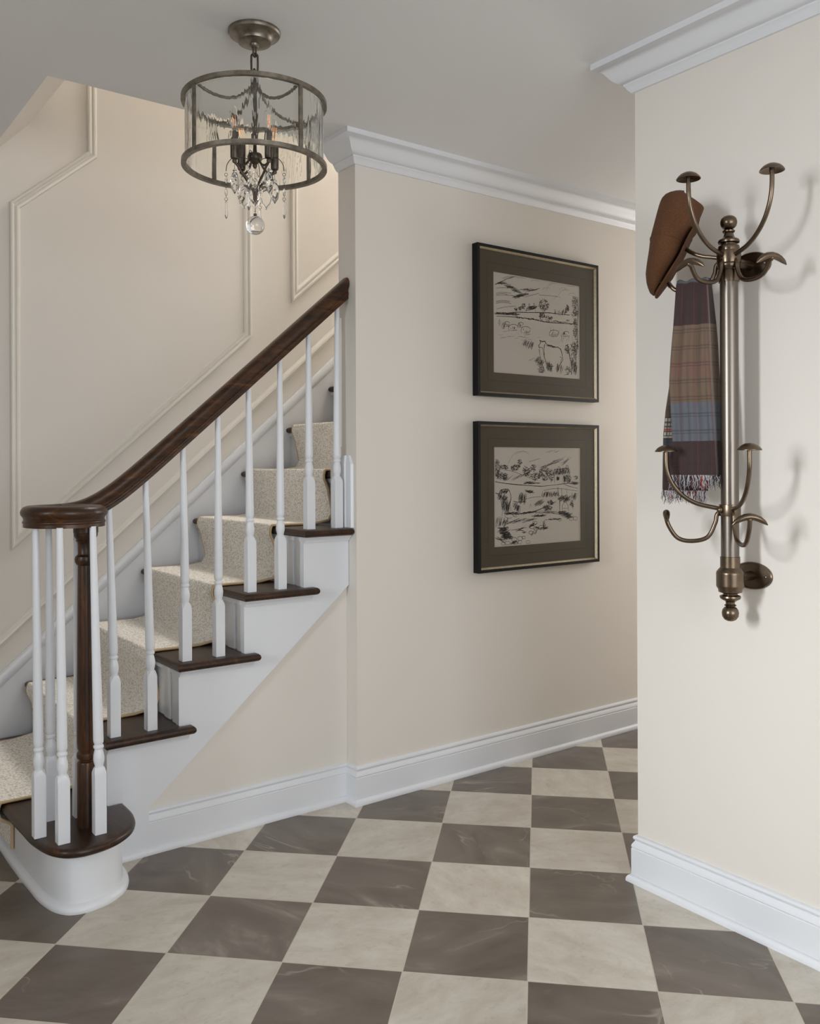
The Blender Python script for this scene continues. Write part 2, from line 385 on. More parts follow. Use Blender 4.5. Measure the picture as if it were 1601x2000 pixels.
# ------------------------------------------------------------------ staircase
def TZ(k): return .1885+.2065*(k-1)
def FU(k): return -.896+.2352*(k-2)
def RU(k): return FU(k)+.027
TH = .027
VE, VSK = .033, .0745                 # tread ends, stringer face
NS = 12
stair = thing('staircase', (-.9, .5, 0), 'white and dark wood staircase rising behind the spindled railing', 'staircase')
def slab(mb, P, zt, th, r=None, n=6):
    r = r or th/2; rings = []
    for k in range(n+1):
        a = -PI/2+PI*k/n; d = r*(1-math.cos(a)); z = zt-th/2+th/2*math.sin(a)
        rings.append([(x, y, z) for x, y in offset_poly(P, d)])
    return mb.loft(rings)
T1 = [(-1.141, .30), (-1.139, .16), (-1.135, .06), (-1.130, -.04), (-1.113, -.125), (-1.083, -.178), (-1.045, -.200), (-1.005, -.204), (-.957, -.195), (-.912, -.172), (-.872, -.135), (-.845, -.085), (-.831, -.025), (-.828, .030)]
T1s = [tuple(p.xy) for p in smooth_curve([Vector((x, y, 0)) for x, y in T1], 5)]
bull = [(-1.141, 1.0255)]+T1s+[(-.828, .0740), (RU(2)-.001, .0740), (RU(2)-.001, 1.0255)]
slab(MB(), bull, TZ(1), TH).build('tread', M['wood_v'], stair, 50)
for k in range(2, NS+1):
    F, R = FU(k), RU(k+1)
    if k < 5: P = [(F, VE), (F+.297, VE), (F+.297, VSK-.001), (R-.001, VSK-.001), (R-.001, 1.0255), (F, 1.0255)]
    elif k == 5: P = [(F, VE), (.0185, VE), (.0185, 1.0255), (F, 1.0255)]
    else: P = [(F, .2035), (R-.001, .2035), (R-.001, 1.0255), (F, 1.0255)]
    slab(MB(), P, TZ(k), TH).build('tread', M['wood_v'], stair, 50)
    mb = MB(); y0 = VSK+.0243 if k <= 5 else .2035
    mb.box(RU(k), y0, TZ(k-1)+.0005 if k > 1 else 0, RU(k)+.02, 1.0255, TZ(k)-TH-.0005)
    mb.box(RU(k)-.012, y0, TZ(k)-TH-.016, RU(k), 1.0255, TZ(k)-TH-.0005)      # cove under the nosing
    mb.build('riser', M['trim'], stair, 0)
    if k <= 5:          # mitred corner boards at the open end
        mb = MB(); mb.box(RU(k)-.0095, VSK+.0243, TZ(k-1)+.0006, RU(k)-.0002, VSK+.055, TZ(k)-TH-.0006); mb.box(RU(k)-.006, VSK+.085, TZ(k-1)+.0006, RU(k)-.0002, VSK+.135, TZ(k)-TH-.017)
        mb.build('corner_board', M['trim'], stair, 0)
# bottom step body with quarter-round base
inner = [p for p in offset_poly(bull, .020)]
rings = []
for d, z in ((0, 0), (-.001, .005), (0, .011), (.004, .017), (.010, .0215), (.0165, .024), (.0175, .027), (.0175, .148), (.013, .150), (.0115, .154), (.007, .158), (.004, .1612)):
    rings.append([(x, y, z) for x, y in offset_poly(inner, d)])
MB().loft(rings).build('step_base', M['trim'], stair, 30)
# outer stringer: stepped above, raking below
def sk(x): return .137+.852*(x+.76)
poly = [(RU(2)-.0095, .0005), (-.745, .0005), (-.745, sk(-.745)), (.0185, sk(.0185)), (.0185, TZ(5)-TH-.001)]
for k in (5, 4, 3, 2):
    if k < 5: poly += [(RU(k+1)-.0095, TZ(k)-TH-.001)]
    poly += [(RU(k)-.0095, TZ(k)-TH-.001)]
poly2 = []
for p in poly:
    if not poly2 or p != poly2[-1]: poly2.append(p)
MB().prism_y(poly2, VSK, VSK+.024).build('stringer', M['trim'], stair, 0)
for k in range(2, 6):   # scotia beneath each tread return
    xe = min(FU(k)+.283, .0185)
    mb = MB(); q = [(0, 0), (.022, 0), (.020, -.004), (.013, -.008), (.008, -.015), (.007, -.019), (0, -.019)]
    mb.loft([[(RU(k)-.0095, VSK-.0003-d, TZ(k)-TH-.001+z) for d, z in q], [(xe, VSK-.0003-d, TZ(k)-TH-.001+z) for d, z in q]])
    mb.build('scotia', M['trim'], stair, 30)
# closed wall under the raking stringer
struct(MB().prism_y([(-.744, 0), (.0195, 0), (.0195, sk(.0195)-.0005), (-.744, sk(-.744)-.0005)], .090, .118).build('wall_understair', M['wall'], smooth=0))
# skirt board along the far wall, white with a cap bead
sb0, sb1 = -1.30, 2.3
mb = MB(); mb.prism_y([(sb0, .02), (-.6, .02), (sb1, wl(sb1, -.985, .437)-1.0), (sb1, wl(sb1, -.985, .437)-.040), (sb0, wl(sb0, -.985, .437)-.040)], 1.026, WS-.0005)
mb.build('skirt_board', M['trim'], stair, 0)
SKC = [(0, .0005), (0, .012), (.004, .019), (.012, .022), (.022, .0225), (.032, .021), (.037, .0175), (.042, .0150), (.042, .0005)]
sweep_wall(MB(), [(sb1, wl(sb1, -.985, .437)), (sb0, wl(sb0, -.985, .437))], SKC, WS).build('skirt_cap', M['trim'], stair, 28)
# near skirt beside the wall end, above the fifth tread
mb = MB(); q_ = [(.0205, TZ(5)+.0005), (2.2, TZ(5)+.0005+SL*2.0), (2.2, TZ(5)+.26+SL*2.18), (.05, TZ(5)+.275), (.0205, TZ(5)+.255)]
mb.loft([[(x, y, z-(e if i_ > 1 else 0)) for i_, (x, z) in enumerate(q_)] for y, e in ((.1385, 0), (.185, 0), (.203, .022))])
mb.build('skirt_board', M['trim'], stair, 0)
mb = MB(); a, b = .040, .137
mb.loft([[(x, y, TZ(5)+.0005) for x, y in ((.0195, a), (.0195, b), (.009, b), (.009, .101), (.004, .097), (.004, .080), (.009, .076), (.009, a+.004))],
         [(x, y, TZ(5)+.235) for x, y in ((.0195, a), (.0195, b), (.009, b), (.009, .101), (.004, .097), (.004, .080), (.009, .076), (.009, a+.004))],
         [(x, y, TZ(5)+.268) for x, y in ((.0195, a+.02), (.0195, b-.03), (.012, b-.03), (.012, .101), (.008, .097), (.008, .080), (.012, .076), (.012, a+.022))]])
mb.build('corner_board', M['trim'], stair, 25)
# flat casing strip up the inner corner of the wall end
struct(MB().box(.004, .118, TZ(5)+.30, .0195, .1375, 1.80).build('trim_6', M['cream_trim'], smooth=0))

# carpet runner
runner = thing('stair_runner', (-.9, .62, TZ(1)), 'cream looped wool carpet runner flowing down the stair treads', 'carpet')
CN, CF = .278, .945
def runner_profile(off):
    off *= .75
    pts = []
    for k in range(1, NS+1):
        F, R, z = FU(k) if k > 1 else -1.141, RU(k) if k > 1 else -1.0935, TZ(k)
        zb = TZ(k-1) if k > 1 else .045
        pts += [(R-.013-off, zb+.013+off if k > 1 else zb), (R-.013-off, z-.085), (R-.016-off, z-.066), (F+.002-off*.8, z-.044-off*.4), (F-.004-off, z-.032), (F-.006-off, z-.014), (F-.001-off*.7, z+.003+off*.6), (F+.004, z+.004+off), (F+.018, z+.004+off)]
    pts.append((RU(NS+1)-.02, TZ(NS)+.004+off))
    return pts
po, pi = runner_profile(.009), runner_profile(0)
# rounded corners
po = [p.xy for p in smooth_curve([Vector((a, b, 0)) for a, b in po], 3)]; pi = [p.xy for p in smooth_curve([Vector((a, b, 0)) for a, b in pi], 3)]
mb = MB(); rings = [[(o.x, y, o.y), (i_.x, y, i_.y)] for y in (CN,) for o, i_ in zip(po, pi)]
rs = []
for o, i_ in zip(po, pi):
    rs.append([(o.x, CN, o.y), (o.x, CF, o.y), (i_.x, CF, i_.y), (i_.x, CN, i_.y)])
mb.loft(rs).build('pile', M['carpet'], runner, 60)
for yy in (CN-.001, CF+.001):
    MB().tube([(((o.x+i_.x)/2), yy, ((o.y+i_.y)/2)) for o, i_ in zip(po, pi)], .0052, 8).build('binding', M['binding'], runner, 60)

# ------------------------------------------------------------------ railing
rail = thing('stair_railing', (-.55, .09, .19), 'dark wood handrail with round volute end on white turned spindles', 'railing')
HP = [(-.0, .062), (.012, .0615), (.022, .0575), (.028, .050), (.030, .042), (.0285, .035), (.0245, .030), (.0215, .025), (.021, .020), (.0235, .0175), (.0245, .0145), (.0235, .0115), (.022, .010), (.022, .0)]
prof = [(x, z) for x, z in HP]+[(-x, z) for x, z in HP[::-1][:-1]]
C0 = Vector((-1.024, -.016))
rp = [(.018, 1.8645), (-.1406, 1.7265), (-.258, 1.6236), (-.495, 1.4167), (-.6195, 1.308), (-.68, 1.2552), (-.73, 1.2125), (-.78, 1.1715), (-.83, 1.134), (-.88, 1.1035), (-.93, 1.0825), (-.98, 1.0722), (-1.03, 1.069)]
path = [Vector((x, .09, z)) for x, z in rp]
path = [path[0]]+[p for p in smooth_curve(path, 4)][1:]
NSP = 44
for k in range(1, NSP+1):
    t = k/NSP; a = PI/2+2*PI*.98*t; r = .106-.016*min(1, t/.3) - .004*t
    path.append(Vector((C0.x+r*math.cos(a), C0.y+r*math.sin(a), 1.069)))
rings = []
for i, p in enumerate(path):
    t = (path[min(i+1, len(path)-1)]-path[max(i-1, 0)]).normalized()
    side = Vector((0, 0, 1)).cross(t).normalized(); up = t.cross(side)
    if i == 0: up = Vector((0, 0, 1/math.cos(math.radians(41)))) ; 
    rings.append([tuple(p+side*x+up*z) for x, z in prof])
MB().loft(rings).build('handrail', M['wood_rail'], rail, 40)
MB().lathe([(.0001, 0), (.070, 0), (.073, .004), (.073, .050), (.070, .0585), (.066, .0585), (.052, .053), (.040, .047), (.030, .044), (.020, .047), (.008, .049), (.0001, .049)], (C0.x, C0.y, 1.0695), 40).build('volute_eye', M['wood_u'], rail, 40)
def baluster(bx, by, z0, tx, ty, z1, name='baluster'):
    s = .0165; H = z1-z0; mb = MB(); c = Vector((bx, by, 0)); d = Vector((tx-bx, ty-by, 0))
    def ctr(z): return c+d*max(0, (z-.19)/(H-.19))
    def sq(z, h, ch=0.0):
        q = ctr(z); pts = []
        for sx, sy in ((-1,-1), (1,-1), (1,1), (-1,1)):
            pts.append((sx, sy))
        ring = []
        for n_, (sx, sy) in enumerate(pts):
            e = h-ch
            a_, b_ = ((sx*h, sy*e), (sx*e, sy*h)) if sx*sy > 0 else ((sx*e, sy*h), (sx*h, sy*e))
            if n_ in (0, 2): a_, b_ = (sx*h, sy*e), (sx*e, sy*h)
            else: a_, b_ = (sx*e, sy*h), (sx*h, sy*e)
            ring += [a_, b_]
        return [(q.x+x, q.y+y, z0+z) for x, y in ring]
    mb.loft([sq(0, s, .0012), sq(.170, s, .0012), sq(.176, s, .003), sq(.187, s*.86, .0075), sq(.190, s*.80, .008)])
    P = [(.0120, .1895), (.0118, .194), (.0132, .199), (.0150, .207), (.0157, .215), (.0150, .224), (.0128, .234), (.0112, .240), (.0110, .2425), (.0135, .244), (.0146, .247), (.0146, .250), (.0135, .253), (.0112, .2545), (.0112, .256), (.0138, .260), (.0146, .268)]
    top = .0090
    for k in range(1, 9):
        t = k/8; P.append((.0146+(top-.0146)*t, .268+(H-.268)*t))
    rings = []
    for r, z in P:
        q = ctr(z); rings.append([(q.x+r*math.cos(2*PI*i/16), q.y+r*math.sin(2*PI*i/16), z0+z) for i in range(16)])
    mb.loft(rings); return mb.build(name, M['trim'], rail, 30)
bt = [(-.863, 1.1075), (-.746, 1.1995), (-.6195, 1.308), (-.495, 1.4175), (-.3805, 1.517), (-.258, 1.6245), (-.1406, 1.727), (-.0178, 1.834)]
for k in range(8):
    z0 = TZ(2+k//2); baluster(-.0215-.1184*(7-k), .090, z0+.0002, bt[k][0], .090, bt[k][1]+.006)
VB = ((-1.1081, -.0403, -1.1138, -.036), (-1.0468, .0678, -1.0499, .0701), (-1.0659, -.1235, -1.0698, -.1206), (-.963, -.1198, -.9753, -.1106), (-.9713, .0442, -.9757, .0475))
for bx, by, tx, ty in VB:
    baluster(bx, by, TZ(1)+.0002, tx, ty, 1.072)
NP = [(.0275, 0), (.0275, .185), (.0255, .190), (.0215, .193), (.0215, .196), (.0275, .200), (.0290, .208), (.0275, .216), (.0235, .220), (.0235, .223), (.0272, .232), (.0280, .250), (.0265, .45), (.0240, .70), (.0230, .766), (.0262, .768), (.0310, .776), (.0318, .784), (.0300, .792), (.0245, .796), (.0225, .800), (.0230, .826), (.0250, .834), (.0285, .838), (.0270, .841), (.0330, .852), (.0335, .860), (.0350, .862), (.0350, .884)]
MB().lathe(NP, (-.9754, -.0454, TZ(1)+.0002), 28).build('newel_post', M['wood_post'], rail, 30)

# ------------------------------------------------------------------ pictures
def ribbon(mb, pts, w, y):
    n = len(pts)
    for i in range(n-1):
        a, b = Vector(pts[i]), Vector(pts[i+1]); d = b-a
        if d.length < 1e-5: continue
        nn = Vector((-d.y, d.x)).normalized()*w/2; e = d.normalized()*w*.3
        a2, b2 = a-e, b+e
        mb.add([(a2.x-nn.x, y, a2.y-nn.y), (b2.x-nn.x*.7, y, b2.y-nn.y*.7), (b2.x+nn.x*.7, y, b2.y+nn.y*.7), (a2.x+nn.x, y, a2.y+nn.y)], [(0, 1, 2, 3)])
class Sketch:
    def __init__(s, corners, x0, x1, z0, z1, y):
        s.c = corners; s.b = (x0, x1, z0, z1, y); s.dark = MB(); s.soft = MB(); s.r = random.Random(3)
    def pt(s, X, Y):
        (ax, ay), (bx, by), (cx, cy), (dx, dy) = s.c; t = (X-ax)/(bx-ax); top = ay+(by-ay)*t; bot = dy+(cy-dy)*t
        k = (Y-top)/(bot-top); x0, x1, z0, z1, y = s.b; t = min(.985, max(.015, t)); k = min(.985, max(.015, k))
        return (x0+(x1-x0)*t, z1-(z1-z0)*k)
    def line(s, P, w=1.0, soft=False, rep=1):
        for q in range(rep):
            j = 3 if rep > 1 else 0
            pts = [s.pt(x+s.r.uniform(-j, j), y+s.r.uniform(-j, j)) for x, y in P]
            if len(pts) > 2: pts = [p.xy for p in smooth_curve([Vector((a, b, 0)) for a, b in pts], 3)]
            ribbon(s.soft if soft else s.dark, pts, (.0007+.0009*w), s.b[4]-.0002*(1 if soft else 2))
    def hatch(s, x0, y0, x1, y1, n, ln, ang, w=1.0, jx=12, jy=12, soft=False):
        for k in range(n):
            t = s.r.random(); x = x0+(x1-x0)*t+s.r.uniform(-jx, jx); y = y0+(y1-y0)*t+s.r.uniform(-jy, jy)
            a = math.radians(ang+s.r.uniform(-14, 14)); L = ln*s.r.uniform(.5, 1.2); dx, dy = math.cos(a)*L/2, -math.sin(a)*L/2
            s.line([(x-dx, y-dy), (x+s.r.uniform(-3, 3), y+s.r.uniform(-4, 4)), (x+dx, y+dy)], w*s.r.uniform(.7, 1.2), soft)
    def bush(s, cx, cy, rx, ry, n, L=22, w=1.1):
        for k in range(n):
            a = s.r.uniform(0, 2*PI); q = math.sqrt(s.r.random()); x = cx+rx*q*math.cos(a); y = cy+ry*q*math.sin(a)
            b = s.r.uniform(0, PI); dx, dy = math.cos(b)*L/2, math.sin(b)*L/2
            s.line([(x-dx, y-dy), (x+s.r.uniform(-6, 6), y+s.r.uniform(-6, 6)), (x+dx, y+dy)], w*s.r.uniform(.6, 1.3))
    def loop(s, cx, cy, rx, ry, a0=0, a1=360, w=1.0, soft=False):
        s.line([(cx+rx*math.cos(math.radians(a0+(a1-a0)*k/9)), cy-ry*math.sin(math.radians(a0+(a1-a0)*k/9))) for k in range(10)], w, soft)

def picture(z0, z1, pz0, pz1, label, corners, draw):
    x0, x1 = .585, 1.307; yf, yb = -.012, WP-.0005
    t = thing('picture_frame', ((x0+x1)/2, WP, z0), label, 'picture', 'framed landscape drawings on the cream wall')
    def frame(mb, a, b, ya, yb_, ya2=None):       # mitred ring from inset a to inset b; front depth ya at a, ya2 at b
        ya2 = ya if ya2 is None else ya2
        O = [(x0+a, z0+a), (x1-a, z0+a), (x1-a, z1-a), (x0+a, z1-a)]; I = [(x0+b, z0+b), (x1-b, z0+b), (x1-b, z1-b), (x0+b, z1-b)]
        rings = [[(O[i][0], yb_, O[i][1]), (O[i][0], ya, O[i][1]), (I[i][0], ya2, I[i][1]), (I[i][0], yb_, I[i][1])] for i in range(4)]
        rings.append(rings[0]); return mb.loft(rings, True, False, False)
    frame(MB(), 0, .0125, yf, yb).build('frame', M['black'], t, 0)
    frame(MB(), .0126, .0195, yf+.001, yb, yf+.011).build('fillet', M['gold'], t, 0)
    px0, px1 = .6835, 1.2015
    def ring(mb, e0, e1, y):
        O = [(px0-e0, pz0-e0), (px1+e0, pz0-e0), (px1+e0, pz1+e0), (px0-e0, pz1+e0)]; I = [(px0-e1, pz0-e1), (px1+e1, pz0-e1), (px1+e1, pz1+e1), (px0-e1, pz1+e1)]
        v = [(x, y, z) for x, z in O+I]; return mb.add(v, [(i, (i+1) % 4, 4+(i+1) % 4, 4+i) for i in range(4)])
    ym = yf+.0145
    rr = [[(x, y, z) for x, z, y in ((x0+.0196, z0+.0196, q), (x1-.0196, z0+.0196, q), (x1-.0196, z1-.0196, q), (x0+.0196, z1-.0196, q))] for q in (ym+.004, ym)]
    mb = MB()
    O = [(x0+.0196, z0+.0196), (x1-.0196, z0+.0196), (x1-.0196, z1-.0196), (x0+.0196, z1-.0196)]; I = [(px0, pz0), (px1, pz0), (px1, pz1), (px0, pz1)]
    rings = [[(O[i][0], ym+.003, O[i][1]), (O[i][0], ym, O[i][1]), (I[i][0], ym, I[i][1]), (I[i][0], ym+.003, I[i][1])] for i in range(4)]; rings.append(rings[0])
    mb.loft(rings, True, False, False); mt = mb.build('mat', M['mat_board'], t, 0)
    ring(MB(), .0370, .0325, ym-.0005).build('mat_groove', M['mat_line'], mt, 0, recalc=False).parent = mt
    ppr = MB().box(px0-.004, ym+.0032, pz0-.004, px1+.004, ym+.0045, pz1+.004).build('paper', M['paper'], t, 0)
    S = Sketch(corners, px0, px1, pz0, pz1, ym+.0031); draw(S)
    nd = len(S.dark.f); S.dark.add(S.soft.v, S.soft.f, 1)
    o = S.dark.build('drawing', [M['ink'], M['ink_soft']], t, 0, recalc=False); o.parent = ppr
    MB().box(x0+.0197, ym-.004, z0+.0197, x1-.0197, ym-.002, z1-.0197).build('glass', M['pane'], t, 0)
    return t

def draw_top(S):
    S.hatch(380, 500, 440, 490, 14, 60, 18, 1.3); S.hatch(470, 515, 590, 590, 34, 75, -6, 1.1); S.hatch(560, 640, 650, 610, 26, 90, 8, 1.0)
    for y in (555, 605, 618, 632, 690, 700, 712): S.line([(365, y), (420, y-10), (490+S.r.uniform(-20, 60), y-4)], .9)
    S.line([(370, 770), (450, 748), (560, 735)], .9); S.hatch(430, 450, 560, 425, 8, 110, 22, .7, soft=True)
    S.hatch(620, 560, 750, 565, 14, 110, 2, .8); S.line([(650, 640), (720, 620), (800, 598)], .9); S.line([(800, 615), (900, 622), (1000, 628)], .8)
    for x, y in ((620, 455), (950, 500), (1060, 560), (1100, 575), (760, 480), (880, 560), (1150, 520), (1000, 655), (1160, 615)): S.loop(x, y, 40, 22, 20, 190, .7, True)
    S.line([(880, 570), (900, 520), (950, 495)], .7, True); S.line([(1010, 620), (1050, 560), (1120, 570)], .7, True)
    S.line([(365, 805), (450, 812), (560, 800), (700, 800), (900, 800), (1030, 812), (1130, 822)], 1.2, rep=3); S.hatch(370, 815, 570, 818, 40, 60, 2, 1.3, jy=10)
    S.line([(370, 845), (560, 850), (760, 878), (900, 900), (1220, 918)], 1.1, rep=3); S.hatch(560, 850, 1180, 915, 60, 34, -12, 1.1, jy=10)
    S.bush(560, 770, 16, 20, 16, 16); S.bush(605, 760, 18, 24, 20, 18); S.bush(637, 735, 18, 28, 26, 18)
    S.line([(660, 775), (690, 740), (780, 735), (740, 765), (660, 778)], 1.3, rep=2); S.hatch(690, 752, 760, 748, 34, 34, 30, 1.3, jy=9); S.line([(692, 740), (694, 708), (702, 712), (702, 738)], 1.2); S.line([(742, 735), (743, 704), (750, 706), (750, 732)], 1.2)
    S.line([(665, 780), (668, 795)], 1); S.line([(760, 770), (762, 795)], 1)
    S.bush(850, 720, 55, 62, 85, 22); S.bush(830, 830, 30, 34, 46, 20, 1.3); S.bush(905, 850, 40, 18, 30, 18); S.bush(1105, 760, 18, 48, 40, 18, 1.2); S.hatch(1040, 790, 1090, 800, 14, 46, 85, 1.0); S.bush(1190, 690, 30, 70, 60, 20, 1.2); S.bush(1190, 800, 34, 40, 46, 22, 1.2); S.bush(1195, 900, 20, 40, 30, 24)
    S.hatch(950, 790, 1040, 800, 10, 40, 75, .9); S.bush(1110, 878, 16, 8, 8, 12, .8)
    S.line([(1225, 640), (1228, 800), (1215, 950), (1222, 1100), (1205, 1250), (1200, 1400)], 1.4, rep=3); S.bush(1195, 1000, 22, 60, 40, 22); S.bush(1200, 1150, 26, 80, 50, 24)
    for x, y, a in ((470, 915, 26), (535, 955, 46), (610, 920, 26), (660, 975, 46), (960, 1010, 50), (1092, 1010, 30)):
        S.loop(x, y, a, a*.62, 0, 175, 1.3); S.hatch(x-a, y+10, x+a, y+22, 9, 22, 80, .9, jx=4); S.line([(x-a, y), (x-a-4, y+20), (x-a+8, y+38)], 1.0); S.line([(x-a*.5, y+38), (x, y+34), (x+a*.8, y+32)], .8)
    S.hatch(380, 900, 460, 960, 16, 60, 80, .8, soft=True); S.hatch(640, 1110, 740, 1150, 26, 70, 72, .9); S.hatch(900, 1000, 1180, 1090, 24, 50, 85, .7, 20, 40, True); S.hatch(380, 1030, 900, 1080, 20, 60, 4, .6, 20, 40, True)
    S.line([(800, 1165), (795, 1140), (815, 1112), (805, 1086), (832, 1102), (862, 1100), (872, 1120), (905, 1138), (955, 1150), (1005, 1160), (1032, 1185), (1048, 1240), (1050, 1292), (1030, 1322), (1003, 1362)], 1.7, rep=2)
    S.line([(800, 1165), (830, 1165), (846, 1215), (852, 1258), (872, 1315), (892, 1352), (950, 1358)], 1.4, rep=2); S.line([(862, 1128), (850, 1170), (858, 1240)], 1.3, rep=2); S.hatch(880, 1135, 1000, 1165, 16, 28, 20, 1.2, jy=6)
    S.hatch(890, 1345, 935, 1385, 26, 70, 84, 1.4); S.hatch(990, 1370, 1045, 1390, 18, 70, 82, 1.2); S.line([(800, 1180), (812, 1260), (830, 1340), (860, 1420)], 1.2, rep=2); S.line([(860, 1300), (880, 1360), (890, 1410)], 1.0); S.line([(1020, 1260), (1040, 1270), (1030, 1320)], 1.3)
    S.hatch(770, 1290, 830, 1330, 30, 66, 55, 1.1); S.line([(690, 1300), (720, 1290), (745, 1272)], 1.0); S.bush(815, 1390, 34, 36, 24, 26, 1.2); S.bush(1100, 1180, 22, 50, 36, 26, 1.3)
    S.line([(1110, 1150), (1130, 1260), (1150, 1340), (1148, 1440)], 1.6, rep=3); S.bush(1165, 1220, 40, 100, 60, 26, 1.1); S.hatch(1150, 1300, 1200, 1400, 34, 90, 80, 1.0); S.bush(1110, 1400, 30, 40, 26, 24, 1.1); S.line([(1070, 1445), (1100, 1440), (1120, 1420)], 1.1)
def draw_bottom(S):
    S.line([(490, 560), (560, 450), (680, 440)], .8, True); S.line([(560, 470), (640, 430), (700, 470)], .7, True); S.line([(700, 545), (760, 525), (810, 510)], 1.1); S.hatch(850, 590, 1040, 520, 22, 120, 22, .7, soft=True); S.hatch(1060, 560, 1140, 500, 14, 70, 40, .7, soft=True); S.hatch(900, 440, 1000, 430, 10, 40, 20, .6, soft=True)
    S.bush(385, 620, 22, 100, 70, 24); S.bush(450, 600, 44, 22, 40, 18); S.bush(415, 690, 26, 40, 30, 22); S.bush(460, 705, 24, 42, 46, 20, 1.3); S.bush(555, 605, 40, 30, 50, 20, 1.2); S.bush(605, 560, 20, 40, 34, 18); S.bush(675, 640, 36, 52, 70, 20, 1.3); S.bush(740, 610, 30, 36, 34, 18); S.bush(760, 700, 50, 40, 60, 20, 1.2); S.bush(860, 660, 56, 78, 110, 22, 1.2); S.bush(930, 690, 26, 60, 40, 20)
    S.line([(450, 630), (520, 640), (600, 670), (700, 710), (760, 735)], 1.1); S.hatch(480, 720, 640, 690, 14, 90, 34, .7, soft=True); S.line([(365, 752), (430, 765), (560, 782), (700, 795), (830, 800)], 1.6, rep=3); S.hatch(660, 762, 800, 768, 30, 44, 8, 1.2, jy=8)
    S.hatch(960, 655, 1120, 635, 110, 30, 85, 1.3, jx=6, jy=26); S.line([(950, 685), (960, 628), (1010, 622), (1120, 618), (1128, 672)], 1.3, rep=2); S.line([(1000, 625), (1002, 600), (1020, 600), (1020, 630)], 1.3); S.line([(1088, 620), (1090, 585), (1110, 588), (1110, 640)], 1.4)
    S.line([(965, 690), (965, 765)], 1.2); S.line([(1060, 690), (1055, 765)], 1.2); S.hatch(1000, 715, 1004, 718, 26, 30, 85, 1.5, jx=13, jy=10); S.hatch(1068, 720, 1070, 730, 18, 50, 88, 1.4, jx=8); S.bush(1110, 720, 36, 42, 60, 20, 1.2); S.hatch(1150, 760, 1215, 775, 24, 50, 4, 1.2, jy=12); S.bush(1190, 710, 26, 24, 18, 16)
    S.line([(830, 800), (960, 790), (1060, 775), (1140, 770)], 1.2, rep=2); S.line([(1060, 775), (1130, 800), (1215, 822)], 1.2, rep=2); S.line([(850, 845), (1000, 822), (1215, 850)], 1.2); S.line([(1000, 815), (1010, 900)], 1.5, rep=2); S.line([(1040, 830), (1044, 900)], 1.1); S.line([(1095, 840), (1100, 900)], 1.0); S.hatch(830, 890, 1000, 880, 50, 46, 82, 1.2, jy=10); S.hatch(1160, 900, 1205, 910, 18, 60, 80, 1.2)
    S.line([(365, 870), (390, 880), (405, 862), (420, 840), (455, 830), (490, 835), (512, 880), (514, 930), (500, 980)], 1.7, rep=3); S.hatch(400, 900, 470, 940, 50, 40, 60, 1.4, 14, 24); S.hatch(420, 860, 480, 850, 30, 34, 50, 1.3); S.hatch(430, 1000, 500, 1020, 36, 100, 86, 1.2, 14, 20); S.line([(420, 950), (432, 1050), (425, 1110)], 1.2); S.line([(510, 960), (490, 1060)], 1.2)
    S.hatch(665, 850, 735, 860, 34, 26, 20, 1.7, jy=10); S.line([(655, 840), (670, 835)], 1.4)
    S.hatch(590, 920, 660, 930, 36, 80, 80, 1.1, jy=26); S.line([(540, 960), (600, 965), (665, 962)], 1.2, rep=2); S.line([(660, 935), (740, 915), (820, 910)], 1.0); S.hatch(545, 1000, 600, 1040, 26, 70, 78, 1.1); S.hatch(770, 990, 830, 960, 34, 60, 45, .8, 20, 16, True); S.line([(560, 1100), (640, 1080), (760, 1060), (880, 1010), (980, 960)], 1.3, rep=3); S.hatch(620, 1085, 750, 1066, 28, 60, 12, 1.3, jy=7); S.bush(925, 970, 34, 20, 30, 26, 1.3); S.bush(890, 1030, 44, 24, 44, 32, 1.3); S.line([(700, 1030), (712, 985), (720, 1020)], .9, True)
    S.hatch(1010, 920, 1120, 930, 60, 40, 50, 1.6, jy=26); S.line([(1020, 930), (1022, 1060)], 1.5, rep=2); S.line([(1160, 940), (1165, 1040)], 1.2); S.line([(1045, 1000), (1080, 965), (1110, 1000)], 1.2); S.line([(1050, 1030), (1110, 1030)], 1.0); S.line([(1045, 1000), (1045, 1060)], 1.2); S.line([(1110, 1000), (1112, 1060)], 1.2); S.hatch(1030, 1070, 1130, 1120, 60, 70, 10, 1.6, 16, 14); S.bush(1155, 985, 20, 40, 24, 22, 1.1)
    S.hatch(470, 1080, 580, 1090, 24, 60, 12, 1.1); S.loop(500, 1110, 46, 24, 0, 300, 1.1); S.loop(560, 1100, 30, 20, 0, 300, 1.0); S.hatch(760, 1110, 840, 1105, 26, 50, 10, 1.3, jy=8); S.loop(800, 1100, 42, 26, 0, 180, 1.1); S.hatch(375, 1170, 480, 1180, 26, 80, 80, 1.1, jy=20); S.hatch(500, 1180, 760, 1140, 18, 130, 14, .7); S.hatch(820, 1070, 1000, 1080, 12, 120, 3, .8)
    S.hatch(430, 1230, 490, 1350, 90, 90, 6, 1.3, 16, 10); S.hatch(560, 1260, 640, 1230, 10, 70, 22, .9); S.hatch(600, 1250, 660, 1290, 10, 30, 0, 1.1)
    for x, y, r in ((755, 1185, 24), (722, 1222, 26), (765, 1240, 24), (820, 1230, 26), (715, 1285, 22), (605, 1345, 26), (545, 1355, 26), (600, 1385, 24), (685, 1385, 22), (480, 1395, 26), (440, 1400, 22), (640, 1335, 18), (1020, 1150, 18), (1145, 1135, 26), (1190, 1135, 24), (560, 1395, 22)): S.loop(x, y, r, r*.8, 0, 340, 1.2)
